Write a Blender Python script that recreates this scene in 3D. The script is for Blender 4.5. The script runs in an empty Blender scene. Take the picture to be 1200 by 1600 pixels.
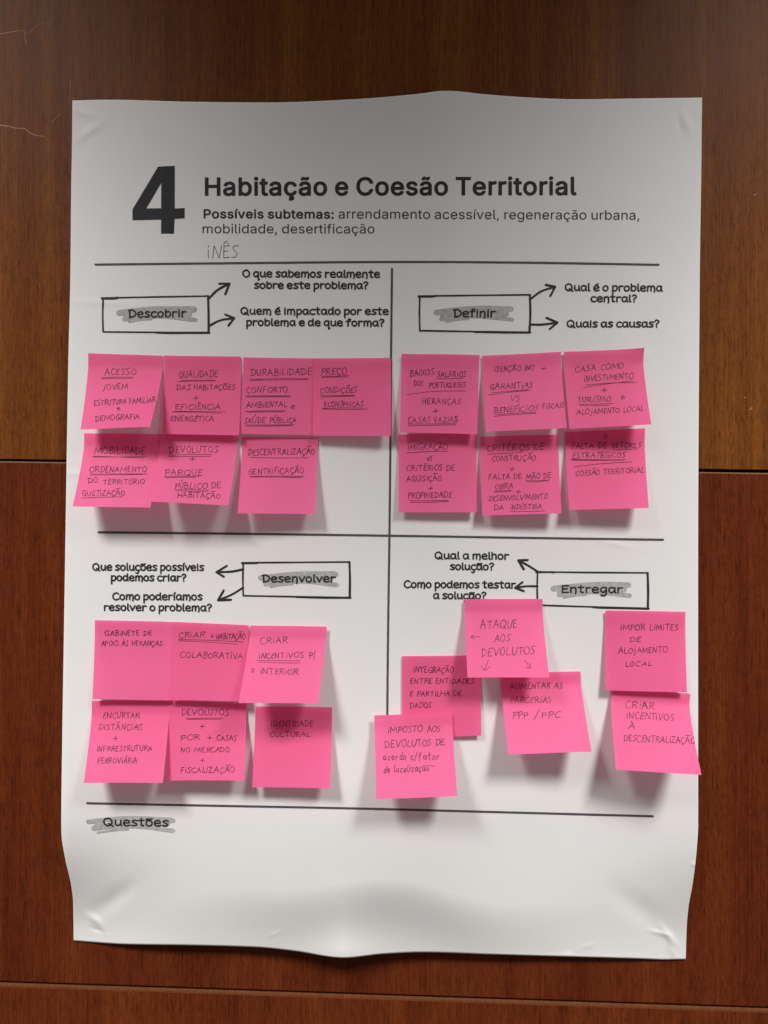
import bpy, bmesh, math, random, json
import numpy as np
from mathutils import Vector

random.seed(7); np.random.seed(7)
scene = bpy.context.scene
COL = scene.collection

# ------------------------------------------------------------------ camera, light, exposure
S = 0.00062          # metres on the wall for one pixel of the 1200 x 1600 photograph
D = 0.77             # camera to wall
ZC = 1.30            # height of the camera above the floor
cam_d = bpy.data.cameras.new('camera'); cam = bpy.data.objects.new('camera', cam_d); COL.objects.link(cam)
cam.location = (0, -D, ZC); cam.rotation_euler = (math.radians(90), 0, 0)
cam_d.sensor_fit = 'VERTICAL'; cam_d.sensor_height = 24
cam_d.lens = 24 * D / (1600 * S)
cam_d.clip_start = 0.01; cam_d.clip_end = 100
scene.camera = cam

world = bpy.data.worlds.new('World'); scene.world = world; world.use_nodes = True
wn, wl = world.node_tree.nodes, world.node_tree.links
bg = wn['Background']; bg.inputs['Strength'].default_value = 0.285
tc = wn.new('ShaderNodeTexCoord'); sx = wn.new('ShaderNodeSeparateXYZ'); wl.new(tc.outputs['Generated'], sx.inputs[0])
mp = wn.new('ShaderNodeMapRange'); mp.inputs['From Min'].default_value = -0.5; mp.inputs['From Max'].default_value = 0.9
wl.new(sx.outputs['Z'], mp.inputs['Value'])
rp = wn.new('ShaderNodeValToRGB'); wl.new(mp.outputs[0], rp.inputs[0]); wl.new(rp.outputs[0], bg.inputs['Color'])
rp.color_ramp.elements[0].color = (0.50, 0.44, 0.40, 1); rp.color_ramp.elements[1].color = (0.95, 0.89, 0.91, 1)

def spot(name, loc, aim, energy, size, blend, radius, col):
    l = bpy.data.lights.new(name, 'SPOT'); l.energy = energy; l.spot_size = math.radians(size); l.spot_blend = blend
    l.shadow_soft_size = radius; l.color = col
    o = bpy.data.objects.new(name, l); COL.objects.link(o); o.location = loc
    o.rotation_euler = (Vector(aim) - Vector(loc)).to_track_quat('-Z', 'Y').to_euler(); return o
for side in (-1, 1):
    spot('ceiling_spot', (side * 0.95, -1.22, 2.52), (side * 0.88, 0, 0.52), 238, 74, 1.0, 0.25, (1.0, 0.985, 0.96))
scene.view_settings.view_transform = 'Standard'
scene.view_settings.look = 'None'
scene.view_settings.exposure = 0; scene.view_settings.gamma = 1
scene.render.engine = 'CYCLES'
scene.cycles.use_denoising = True

# ------------------------------------------------------------------ helpers
def U(px, py, d=0.0):
    """wall point seen at photo pixel px, py, standing d metres off the wall"""
    f = (D - d) / D
    return np.stack([(px - 600) * S * f, -np.asarray(d) + 0 * px, ZC + (800 - py) * S * f], -1)

def link_mesh(name, verts, faces, mat, parent=None, smooth=False):
    m = bpy.data.meshes.new(name); m.from_pydata([tuple(v) for v in verts], [], faces); m.update()
    m.materials.append(mat)
    if smooth: m.polygons.foreach_set('use_smooth', [True] * len(m.polygons))
    o = bpy.data.objects.new(name, m); COL.objects.link(o)
    if parent: o.parent = parent
    return o

def tag(o, label=None, cat=None, group=None, kind=None):
    if label: o['label'] = label
    if cat: o['category'] = cat
    if group: o['group'] = group
    if kind: o['kind'] = kind
    return o

class Nodes:
    def __init__(s, name):
        s.m = bpy.data.materials.new(name); s.m.use_nodes = True
        s.n, s.l = s.m.node_tree.nodes, s.m.node_tree.links; s.b = s.n['Principled BSDF']
    def new(s, t, **kw):
        k = s.n.new(t)
        for a, v in kw.items():
            if a in k.inputs: k.inputs[a].default_value = v
            else: setattr(k, a, v)
        return k
    def ln(s, a, b): s.l.new(a, b)
    def coord(s, scale, out='Object', loc=(0, 0, 0)):
        t = s.new('ShaderNodeTexCoord'); m = s.new('ShaderNodeMapping'); m.inputs['Scale'].default_value = scale
        m.inputs['Location'].default_value = loc
        s.ln(t.outputs[out], m.inputs['Vector']); return m.outputs[0]
    def noise(s, vec, scale, detail=4, rough=0.5, dist=0.0):
        k = s.new('ShaderNodeTexNoise', Scale=scale, Detail=detail, Roughness=rough, Distortion=dist); s.ln(vec, k.inputs['Vector']); return k.outputs['Fac']
    def ramp(s, fac, stops):
        k = s.new('ShaderNodeValToRGB'); e = k.color_ramp.elements
        while len(e) < len(stops): e.new(0.5)
        for q, (p, c) in zip(e, stops): q.position = p; q.color = (*c, 1) if len(c) == 3 else c
        s.ln(fac, k.inputs[0]); return k.outputs[0]
    def mix(s, fac, a, b, mode='MIX'):
        k = s.new('ShaderNodeMix', data_type='RGBA', blend_type=mode)
        for i, v in ((0, fac), (6, a), (7, b)):
            if hasattr(v, 'links'): s.ln(v, k.inputs[i])
            else: k.inputs[i].default_value = v if i == 0 else (*v, 1)
        return k.outputs[2]
    def bump(s, h, strength, dist):
        k = s.new('ShaderNodeBump', Strength=strength, Distance=dist); s.ln(h, k.inputs['Height']); s.ln(k.outputs[0], s.b.inputs['Normal'])

def wood(name, dark, mid, light, seed, rough=0.36):
    w = Nodes(name)
    big = w.noise(w.coord((9, 1, 0.55), loc=(seed, 0, seed * 2)), 1.0, 3, 0.55, 0.6)
    band = w.noise(w.coord((42, 1, 0.9), loc=(seed * 3, 0, seed)), 1.0, 4, 0.6, 0.4)
    fine = w.noise(w.coord((420, 1, 7), loc=(seed, 0, 1)), 1.0, 3, 0.6, 0.2)
    pore = w.noise(w.coord((800, 1, 42), loc=(seed, 0, 4)), 1.0, 2, 0.5)
    curl = w.noise(w.coord((260, 1, 95), loc=(2, 0, seed)), 1.0, 3, 0.6, 1.5)
    c = w.ramp(big, [(0.3, dark), (0.5, mid), (0.72, light)])
    c2 = w.ramp(band, [(0.28, dark), (0.5, mid), (0.75, light)])
    c = w.mix(0.55, c, c2)
    c = w.mix(0.6, c, w.ramp(fine, [(0.3, (0.62, 0.58, 0.55)), (0.55, (1, 1, 1)), (0.75, (1.25, 1.2, 1.15))]), 'MULTIPLY')
    c = w.mix(0.75, c, w.ramp(pore, [(0.33, (0.5, 0.45, 0.42)), (0.46, (1, 1, 1)), (0.62, (1, 1, 1)), (0.78, (1.35, 1.3, 1.25))]), 'MULTIPLY')
    c = w.mix(0.5, c, w.ramp(curl, [(0.36, (0.62, 0.55, 0.5)), (0.52, (1, 1, 1)), (0.7, (1.2, 1.2, 1.2))]), 'MULTIPLY')
    w.ln(c, w.b.inputs['Base Color'])
    r = w.new('ShaderNodeMapRange'); r.inputs['To Min'].default_value = rough - 0.06; r.inputs['To Max'].default_value = rough + 0.1
    w.ln(curl, r.inputs['Value']); w.ln(r.outputs[0], w.b.inputs['Roughness'])
    w.b.inputs['Specular IOR Level'].default_value = 0.07
    w.bump(fine, 0.12, 0.0004)
    return w.m

M = {}
M['upper_wood'] = wood('upper_wood', (0.092, 0.0215, 0.0045), (0.165, 0.0485, 0.0092), (0.235, 0.084, 0.016), 3.1)
M['middle_wood'] = wood('middle_wood', (0.078, 0.0130, 0.0042), (0.122, 0.0235, 0.0068), (0.165, 0.041, 0.0105), 7.7)
M['lower_wood'] = wood('lower_wood', (0.082, 0.0140, 0.0045), (0.135, 0.027, 0.0074), (0.180, 0.046, 0.0115), 12.4)
def plain(name, col, rough=0.6, spec=0.4):
    w = Nodes(name); w.b.inputs['Roughness'].default_value = rough; w.b.inputs['Specular IOR Level'].default_value = spec
    f = w.noise(w.coord((300, 300, 300)), 1.0, 3)
    w.ln(w.mix(1.0, col, w.ramp(f, [(0.3, (0.8, 0.8, 0.8)), (0.7, (1.15, 1.15, 1.15))]), 'MULTIPLY'), w.b.inputs['Base Color']); return w.m
M['edge'] = plain('edge_highlight', (0.21, 0.095, 0.038), 0.55, 0.12)  # highlight on the upward chamfer, painted in as a lighter colour
M['lip'] = plain('rounded_lip', (0.120, 0.037, 0.011), 0.7, 0.1)
M['groove'] = plain('groove_backing', (0.010, 0.006, 0.005), 0.9, 0.1)
M['scratch'] = plain('scratch', (0.48, 0.27, 0.13), 0.7)
M['print'] = plain('printing_ink', (0.026, 0.025, 0.027), 0.65, 0.25)
M['line'] = plain('line_ink', (0.080, 0.072, 0.082), 0.65, 0.25)
M['marker'] = plain('grey_highlighter', (0.43, 0.43, 0.425), 0.8, 0.1)
M['pencil'] = plain('pencil', (0.14, 0.135, 0.135), 0.7, 0.2)
M['pen'] = plain('pen_ink', (0.062, 0.012, 0.032), 0.6, 0.3)

w = Nodes('poster_paper')
f = w.noise(w.coord((700, 700, 700)), 1.0, 4, 0.6); g = w.noise(w.coord((6, 6, 6)), 1.0, 3)
c = w.ramp(g, [(0.3, (0.775, 0.775, 0.765)), (0.7, (0.80, 0.80, 0.79))])
c = w.mix(1.0, c, w.ramp(f, [(0.25, (0.955, 0.955, 0.955)), (0.75, (1, 1, 1))]), 'MULTIPLY')
w.ln(c, w.b.inputs['Base Color']); w.b.inputs['Roughness'].default_value = 0.62; w.b.inputs['Specular IOR Level'].default_value = 0.3
w.bump(w.noise(w.coord((500, 500, 500)), 1.0, 5, 0.65), 0.16, 0.0006)
M['paper'] = w.m

def note_mat(name, tint):
    w = Nodes(name)
    f = w.noise(w.coord((900, 900, 900)), 1.0, 3, 0.6); g = w.noise(w.coord((25, 25, 25)), 1.0, 2)
    c = w.ramp(g, [(0.3, tint), (0.7, tuple(v * 1.04 for v in tint))])
    c = w.mix(1.0, c, w.ramp(f, [(0.25, (0.94, 0.94, 0.94)), (0.75, (1, 1, 1))]), 'MULTIPLY')
    w.ln(c, w.b.inputs['Base Color']); w.b.inputs['Roughness'].default_value = 0.62; w.b.inputs['Specular IOR Level'].default_value = 0.25
    w.bump(f, 0.08, 0.0003)
    t = w.new('ShaderNodeBsdfTranslucent'); w.ln(c, t.inputs['Color'])
    mx = w.new('ShaderNodeMixShader'); mx.inputs[0].default_value = 0.34
    w.ln(w.b.outputs[0], mx.inputs[1]); w.ln(t.outputs[0], mx.inputs[2])
    w.ln(mx.outputs[0], w.n['Material Output'].inputs['Surface'])
    return w.m
M['notes'] = [note_mat('pink_note', (0.98, 0.172, 0.388)), note_mat('pink_note', (0.985, 0.184, 0.405)), note_mat('pink_note', (0.965, 0.163, 0.372))]

# ------------------------------------------------------------------ the wood panelled wall
def panel(name, quad, front, mat, label, bevel, edge_mat=None):
    """board with corners given on the wall plane (pixels), front face `front` metres off the wall plane, chamfered"""
    c = [U(np.float64(x), np.float64(y)) for x, y in quad]
    bm = bmesh.new()
    fv = [bm.verts.new((v[0], -front, v[2])) for v in c]; bv = [bm.verts.new((v[0], 0.020, v[2])) for v in c]
    bm.faces.new(fv)
    bm.faces.new(bv[::-1])
    for i in range(4): bm.faces.new((fv[i], bv[i], bv[(i + 1) % 4], fv[(i + 1) % 4]))
    bmesh.ops.recalc_face_normals(bm, faces=bm.faces[:])
    es = [e for e in bm.edges if all(v in fv for v in e.verts)]
    r = bmesh.ops.bevel(bm, geom=es, offset=bevel, segments=3, affect='EDGES', profile=0.5)
    me = bpy.data.meshes.new(name); 
    me.materials.append(mat); me.materials.append(edge_mat or mat)
    for fc in r['faces']: 
        if fc.normal.z > 0.2: fc.material_index = 1
    bm.to_mesh(me); bm.free()
    o = bpy.data.objects.new(name, me); COL.objects.link(o)
    return tag(o, label, 'wall panel', 'wood veneer panels of the wall')
L, R_ = -700, 1900
def sl(y0, y1, x): return y0 + (y1 - y0) * x / 1200
top_b = lambda x: sl(717.3, 734.3, x)
mid_t = lambda x: sl(720.5, 739.0, x)
mid_b = lambda x: sl(1533.5, 1574.0, x)
low_t = lambda x: sl(1536.2, 1576.7, x)
upper = panel('wall_panel', [(L, -600), (R_, -600), (R_, top_b(R_)), (L, top_b(L))], 0.0, M['upper_wood'],
      'brown upper wood panel with pale scratches, behind the top half of the poster', 0.0006)
middle = panel('wall_panel', [(L, mid_t(L)), (R_, mid_t(R_)), (R_, mid_b(R_)), (L, mid_b(L))], 0.0, M['middle_wood'],
      'reddish middle wood panel behind the bottom half of the poster, below the dark gap', 0.0012, M['edge'])
lower = panel('wall_panel', [(L, low_t(L)), (R_, low_t(R_)), (R_, 2300), (L, 2300)], 0.0, M['lower_wood'],
      'lowest wood panel with a rounded edge, wholly below the poster', 0.0036, M['lip'])
c = [U(np.float64(x), np.float64(y), -0.017) for x, y in ((L - 50, -700), (R_ + 50, -700), (R_ + 50, 2400), (L - 50, 2400))]
bk = link_mesh('wall', [(v[0], 0.0205 + k, v[2]) for k in (0, 0.08) for v in c],
               [(0, 1, 2, 3), (7, 6, 5, 4)] + [(i, i + 4, (i + 1) % 4 + 4, (i + 1) % 4) for i in range(4)], M['groove'])
tag(bk, kind='structure')

# ------------------------------------------------------------------ the poster sheet
def spl(pts, x):
    """monotone-ish smooth interpolation through pts"""
    p = np.array(pts, float); xs, ys = p[:, 0], p[:, 1]
    h = np.diff(xs); dl = np.diff(ys) / h
    m = np.zeros(len(xs)); m[0], m[-1] = dl[0], dl[-1]
    for i in range(1, len(xs) - 1): m[i] = 0 if dl[i - 1] * dl[i] <= 0 else 2 * dl[i - 1] * dl[i] / (dl[i - 1] + dl[i])
    x = np.clip(x, xs[0], xs[-1]); i = np.clip(np.searchsorted(xs, x) - 1, 0, len(xs) - 2)
    t = (x - xs[i]) / h[i]
    return (ys[i] * (2 * t**3 - 3 * t**2 + 1) + m[i] * h[i] * (t**3 - 2 * t**2 + t) + ys[i + 1] * (-2 * t**3 + 3 * t**2) + m[i + 1] * h[i] * (t**3 - t**2))

def edge_top(s):     # outline seen in the photograph
    px = 113 + 984 * s
    return px, spl([(113, 157), (170, 155.8), (300, 159), (420, 160), (560, 154.5), (650, 147), (695, 142), (701, 142), (760, 147.5), (830, 152.5), (900, 155), (1000, 153.8), (1097, 152.5)], px)
def edge_bot(s):
    px = 115 + 957 * s
    return px, spl([(115, 1470), (200, 1475.5), (300, 1477), (400, 1480), (460, 1486), (530, 1496.5), (536, 1496.7), (600, 1490.5), (660, 1488), (760, 1491), (880, 1494.5), (1000, 1498), (1040, 1499.5), (1072, 1499)], px)
def edge_left(t):
    py = 157 + 1313 * t
    return spl([(157, 113.5), (215, 113), (300, 111.5), (430, 110.2), (560, 107), (700, 104.5), (850, 102), (1000, 99.5), (1150, 97), (1290, 95.3), (1306, 95.8), (1340, 101), (1385, 111), (1410, 113.8), (1470, 114.5)], py), py
def edge_right(t):
    py = 152.5 + 1346.5 * t
    return spl([(152.5, 1097), (250, 1096), (420, 1093.5), (600, 1092), (740, 1091), (900, 1090.5), (1100, 1090.5), (1290, 1090.5), (1330, 1088), (1380, 1082), (1420, 1075), (1450, 1072.5), (1499, 1071)], py), py
def depth(px, py):
    """how far the taped sheet bulges off the wall (metres) at a photo pixel"""
    s = np.clip((px - 105) / 985, 0, 1); t = np.clip((py - 155) / 1335, 0, 1)
    top = 2 + 17 * np.exp(-(np.maximum(np.sqrt((s - 0.595) ** 2 + 0.0006) - 0.0244, 0) ** 1.35) / 0.055)
    left = spl([(0, 2), (0.1, 2.5), (0.25, 6), (0.45, 12), (0.65, 20), (0.85, 27), (1, 25)], t)
    right = spl([(0, 2), (0.1, 2.5), (0.3, 6), (0.5, 10), (0.7, 16), (0.85, 21), (1, 20)], t)
    bot = spl([(0, 25), (0.1, 16), (0.2, 10), (0.33, 9), (0.44, 11), (0.6, 8), (0.8, 7), (0.9, 13), (1, 20)], s)
    d = (1 - t) * top + t * bot + (1 - s) * left + s * right - ((1 - t) * 2 + t * ((1 - s) * 25 + s * 20))
    tc_ = 0.930 + 0.014 * np.sin(8 * s + 1.2) + 0.006 * np.sin(21 * s)
    d = d + 17 * np.exp(-((t - tc_) / np.where(t < tc_, 0.24, 0.055)) ** 2 - ((s - 0.49) / 0.27) ** 2)
    d = d + 10 * np.exp(-(np.abs(s - 0.437) / 0.055) ** 1.3 - ((1 - t) / 0.035) ** 1.3)
    d = d + (0.5 * np.sin(23 * t + 3 * s) * np.sin(5 * s + 6 * t) + 0.25 * np.sin(31 * s - 9 * t + 2 * np.sin(6 * t))) * np.minimum(1, 8 * np.minimum(np.minimum(s, 1 - s), np.minimum(t, 1 - t)))
    d = d + 0.8 * np.sin(9 * s + 4 * t) * np.sin(7 * t + 2 * s) * np.minimum(1, 6 * np.minimum(np.minimum(s, 1 - s), np.minimum(t, 1 - t)))
    for cx, cy, rr in ((115, 1470, 105), (1072, 1499, 112)):      # taped bottom corners pull the sheet back to the wall
        d = 1.5 + (d - 1.5) * (1 - np.exp(-(np.hypot((px - cx) * 0.8, py - cy) / rr) ** 2.2))
    def ridge(cx, cy, ang, ln_, wd, h):
        a = math.radians(ang); dx, dy = px - cx, py - cy
        u = dx * math.cos(a) + dy * math.sin(a); v = -dx * math.sin(a) + dy * math.cos(a)
        return h * np.exp(-(u / ln_) ** 2 - (v / wd) ** 2)
    for a in ((1046, 1464, 52, 18, 5.0, 1.5), (1031, 1458, 14, 15, 3.0, 0.9), (1052, 1488, 72, 17, 6, 0.9), (1086, 1351, 0, 5, 2.5, 0.9),
              (1000, 1420, 38, 46, 20, -1.6), (147, 1437, 38, 13, 6, 1.4), (157, 1446, 62, 14, 3.0, 0.8), (152, 1453, 15, 11, 2.4, -0.7), (178, 1405, -35, 42, 14, -1.6),
              (140, 205, -35, 22, 6, 0.9), (128, 190, 60, 16, 5, -0.8), (136, 178, 15, 20, 4, 0.5), (1073, 192, 70, 16, 6, 0.8), (1062, 196, 80, 16, 3, -0.5),
              (887, 1492, 0, 8, 4, 0.6), (918, 1478, -20, 10, 3, 0.35), (430, 1459, -20, 9, 2.5, 0.35), (150, 742, 3, 60, 5, 0.5), (160, 473, 2, 50, 5, 0.35), (1000, 560, -24, 26, 4, 0.3), (960, 850, 12, 30, 4, 0.3)):
        d = d + ridge(*a)
    return np.maximum(d, 0.6) / 1000

NX, NY = 400, 540
ss, tt = np.meshgrid(np.linspace(0, 1, NX + 1), np.linspace(0, 1, NY + 1))
tx, ty = edge_top(ss); bx, by = edge_bot(ss); lx, ly = edge_left(tt); rx, ry = edge_right(tt)
bil = lambda a, b, c, d: (1 - tt) * ((1 - ss) * a + ss * b) + tt * ((1 - ss) * c + ss * d)
PX = (1 - tt) * tx + tt * bx + (1 - ss) * lx + ss * rx - bil(113.5, 1097, 114.5, 1071.5)
PY = (1 - tt) * ty + tt * by + (1 - ss) * ly + ss * ry - bil(157, 152.5, 1470, 1499)
def sheet(name, P, nx, ny, thick, mat, parent=None):
    """closed thin sheet from a grid of points (front side) """
    n = (nx + 1) * (ny + 1)
    V = P.reshape(-1, 3); B = V.copy(); B[:, 1] += thick
    verts = np.concatenate([V, B]) if thick else V
    F = []
    for j in range(ny):
        for i in range(nx):
            a = j * (nx + 1) + i; q = (a, a + nx + 1, a + nx + 2, a + 1)
            F.append(q)
            if thick: F.append(tuple(k + n for k in q[::-1]))
    if thick:
        rim = [i for i in range(nx + 1)] + [j * (nx + 1) + nx for j in range(1, ny + 1)] + [ny * (nx + 1) + i for i in range(nx - 1, -1, -1)] + [j * (nx + 1) for j in range(ny - 1, 0, -1)]
        for a, b in zip(rim, rim[1:] + rim[:1]): F.append((a, b, b + n, a + n))
    return link_mesh(name, verts, F, mat, parent, True)
poster = sheet('poster', U(PX, PY, depth(PX, PY)), NX, NY, 0.0002, M['paper'])
tag(poster, 'large white printed paper poster taped to the wood panels, holding all the sticky notes', 'poster')

# ------------------------------------------------------------------ writing
def catmull(p, step=4):
    p = np.array(p, float)
    if len(p) < 3: return p
    closed = np.allclose(p[0], p[-1])
    q = np.vstack([p[-2] if closed else 2 * p[0] - p[1], p, p[1] if closed else 2 * p[-1] - p[-2]])
    out = [p[0]]
    for i in range(len(p) - 1):
        a, b, c, d = q[i:i + 4]
        for k in range(1, step + 1):
            t = k / step
            out.append(0.5 * (2 * b + (c - a) * t + (2 * a - 5 * b + 4 * c - d) * t * t + (3 * b - a - 3 * c + d) * t ** 3))
    return np.array(out)

def parse(src):
    font = {}
    for row in src.strip().split('\n'):
        ch, w, *st = row.strip().split(' | ')
        strokes = []
        for s in st:
            raw = s.startswith('-'); pts = [tuple(float(v) for v in q.split(',')) for q in (s[1:] if raw else s).split()]
            strokes.append((raw, pts))
        font[ch] = (float(w), strokes)
    return font
# single stroke letters: name | width | strokes (a leading - keeps corners sharp); 100 = capital height
PEN = parse('''
A | 64 | -0,0 32,100 60,2 | -12,40 54,42
B | 56 | -8,0 10,100 | 0,96 36,98 48,78 36,58 10,52 | 10,52 46,48 54,25 40,4 2,0
C | 56 | 56,86 36,98 10,75 3,38 18,5 38,0 56,14
D | 62 | -10,0 12,96 | 0,92 36,96 60,62 48,20 4,0
E | 50 | -50,98 10,96 6,2 48,4 | -8,50 40,54
F | 50 | -8,-4 12,98 52,102 | -10,50 42,56
G | 62 | 56,86 34,98 8,70 5,25 28,0 52,8 | -32,42 58,42 57,-4
H | 62 | -6,0 8,100 | -54,0 56,100 | -4,48 58,54
I | 20 | -8,0 10,68 | -11,92 12,100
J | 34 | 22,66 20,5 8,-28 -6,-22 | -23,92 25,100
L | 46 | -12,100 6,2 48,4
M | 84 | -2,0 12,98 42,22 70,98 82,0
N | 62 | -4,0 10,98 50,2 60,102
O | 62 | 34,98 8,76 4,30 28,0 54,20 58,66 42,96 30,97
P | 52 | -8,-4 12,94 | 0,88 36,100 52,80 42,54 8,46
Q | 68 | 34,98 8,76 4,30 28,0 54,20 58,66 42,96 30,97 | -38,26 72,-10
R | 58 | -8,-2 10,94 | 0,88 36,100 50,80 40,56 10,48 | -22,48 58,2
S | 48 | 48,94 26,100 8,82 24,54 40,32 28,5 0,4
T | 58 | -28,0 30,96 | -0,94 58,100
U | 58 | 4,98 5,30 24,0 46,22 54,100
V | 56 | -2,98 26,0 58,102
X | 54 | -0,0 52,100 | -4,100 52,0
Z | 54 | -4,94 50,98 2,2 54,4
Ç | 56 | 56,86 36,98 10,75 3,38 18,5 38,0 56,14 | 34,0 36,-14 24,-26 14,-20
+ | 52 | -2,46 50,49 | -25,16 27,80
/ | 36 | -0,-16 32,108
e | 40 | 5,28 34,34 26,58 10,54 4,22 18,0 40,12
a | 48 | 36,52 14,56 4,24 16,2 34,20 38,54 | 38,54 36,8 48,2
c | 40 | 36,50 14,54 4,24 16,0 38,8
o | 44 | 22,56 6,36 10,6 28,2 38,28 24,56 18,56
r | 40 | -4,0 6,54 | 6,36 18,54 36,50
d | 48 | 36,48 14,52 4,22 16,0 34,18 42,100 | 38,54 36,8 48,2
t | 40 | -18,96 16,0 | -0,60 40,64
f | 40 | 38,92 24,98 18,60 14,-24 | -2,50 36,56
l | 26 | 8,100 6,20 12,2 26,8
i | 20 | -8,56 10,2 | -11,78 12,84
z | 40 | -4,52 36,54 4,2 40,4
s | 36 | 34,52 14,56 10,38 30,22 20,2 2,4
ç | 40 | 36,50 14,54 4,24 16,0 38,8 | 20,0 22,-22 6,-20
ã | 48 | 36,52 14,56 4,24 16,2 34,20 38,54 | 38,54 36,8 48,2 | -4,80 60,88
''')
def low(font, pairs, acc):
    for new, base, kind in pairs:
        w, st = font[base]; font[new] = (w, st + acc(kind, w))
low(PEN, [('Á', 'A', 'a'), ('É', 'E', 'a'), ('Í', 'I', 'a'), ('Ó', 'O', 'a'), ('Ú', 'U', 'a'), ('Ê', 'E', 'c'), ('Â', 'A', 'c'), ('Ã', 'A', 't'), ('Õ', 'O', 't'), ('À', 'A', 'g')],
    lambda k, w: [(True, {'a': [(w * .45, 112), (w * .75, 140)], 'g': [(w * .2, 142), (w * .55, 114)], 'c': [(w * .15, 112), (w * .5, 136), (w * .9, 112)],
                          't': [(w * .05, 118), (w * .35, 126), (w * .6, 120), (w * 1.05, 126)]}[k])])
MARK = parse('''
a | 66 | 54,58 28,64 8,46 10,14 30,2 50,22 56,60 | -56,60 56,14 64,0
b | 62 | -10,100 10,4 | 10,44 30,64 52,54 56,24 38,2 10,8
c | 56 | 54,56 32,64 10,48 8,18 30,0 56,8
d | 66 | 52,52 28,64 8,46 10,14 30,2 50,20 | -55,102 54,14 62,0
e | 62 | 8,32 54,36 48,58 28,64 8,46 10,14 32,0 58,8
f | 52 | 52,94 36,102 24,84 22,0 | -2,58 48,62
g | 64 | 52,58 28,64 8,46 10,18 30,6 50,26 | 54,60 54,-10 40,-34 10,-28
h | 62 | -10,100 10,0 | 10,40 30,62 50,54 52,0
i | 24 | -12,60 12,0 | -12,82 13,88
j | 24 | 14,60 14,-20 0,-32 | -14,82 15,88
l | 26 | 12,102 11,20 16,2 24,2
m | 92 | -10,62 10,0 | 10,42 28,62 44,54 46,2 | 46,42 62,62 80,54 84,10 80,-10
n | 64 | -10,62 10,0 | 10,40 30,62 50,54 54,10 50,-14
o | 62 | 30,63 8,48 8,16 30,0 52,14 54,46 34,63 28,63
p | 62 | -10,62 10,-38 | 10,48 32,64 54,52 54,22 36,2 10,10
q | 64 | 52,58 28,64 8,46 10,16 30,4 50,24 | -54,62 54,-38 66,-28
r | 50 | -10,62 10,0 | 10,38 24,58 48,58
s | 54 | 52,58 28,66 10,52 28,34 48,20 36,2 6,6
t | 52 | -24,98 24,8 44,2 | -2,62 48,64
u | 64 | 10,62 9,20 26,2 48,14 | -54,62 54,12 62,0
v | 58 | -4,62 28,2 56,64
ç | 56 | 54,56 32,64 10,48 8,18 30,0 56,8 | 32,0 40,-18 28,-36 10,-30
? | 54 | 6,84 24,102 50,86 44,62 26,48 25,28 | -25,4 26,-2
O | 84 | 42,98 10,78 8,28 38,0 72,18 76,66 50,97 38,98
Q | 92 | 42,98 10,78 8,28 38,0 72,18 76,66 50,97 38,98 | -48,28 88,-8
C | 78 | 74,84 46,100 12,74 10,26 40,0 78,12
D | 80 | -12,98 14,2 | 0,94 40,98 74,62 60,16 10,0
E | 68 | -64,96 12,94 10,2 66,4 | -12,50 54,54
''')
low(MARK, [('é', 'e', 'a'), ('í', 'i', 'a'), ('ã', 'a', 't'), ('õ', 'o', 't')],
    lambda k, w: [(True, {'a': [(w * .4, 78), (w * .8, 102)], 't': [(w * .1, 80), (w * .35, 92), (w * .6, 82), (w * .9, 94)]}[k])])
for ch_ in 'abcdefghijklmnopqrstuvçéíãõ':      # tall x-height, squat round letters
    if ch_ in MARK: MARK[ch_] = (MARK[ch_][0] * 1.06, [(r, [(x * 1.06, y * 1.17 if y < 62 else 72.5 + (y - 62) * 0.72) for x, y in p]) for r, p in MARK[ch_][1]])
w_, st_ = MARK['i']; MARK['í'] = (26, [st_[0], (True, [(10, 86), (24, 106)])])

def write(font, text, x0, y0, x1, y1, h, gap=14, wob=0.0, space=46):
    """strokes (in photo pixels) of a line of writing whose baseline runs x0,y0 -> x1,y1"""
    cur, out = 0.0, []
    for k, ch in enumerate(text):
        if ch == ' ': cur += space; continue
        w, st = font[ch]
        kx, ky = 1 + random.uniform(-1, 1) * 0.16 * wob, 1 + random.uniform(-1, 1) * 0.13 * wob
        dy, sk = random.uniform(-7, 7) * wob, random.uniform(-0.06, 0.16) * wob
        for raw, pts in st:
            q = [(x + random.uniform(-3, 3) * wob, y + random.uniform(-3.5, 3.5) * wob) for x, y in pts]
            if not np.allclose(pts[0], pts[-1]) and raw and wob and len(q) == 2:
                q.insert(1, ((q[0][0] + q[1][0]) / 2 + random.uniform(-2, 2), (q[0][1] + q[1][1]) / 2 + random.uniform(-2, 2)))
            c = np.array(q) if (raw and len(q) != 3) else (np.array(q) if raw and not wob else catmull(q) if not raw else np.array(q))
            out.append(np.stack([cur + c[:, 0] * kx + c[:, 1] * sk, c[:, 1] * ky + dy], -1))
        cur += w * kx + gap * (1 + random.uniform(-.4, .4) * wob)
    W = cur - gap; res = []
    dx, dy = (x1 - x0) / W, (y1 - y0) / W
    for c in out: res.append(np.stack([x0 + c[:, 0] * dx, y0 + c[:, 0] * dy - c[:, 1] * h / 100], -1))
    return res

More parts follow.
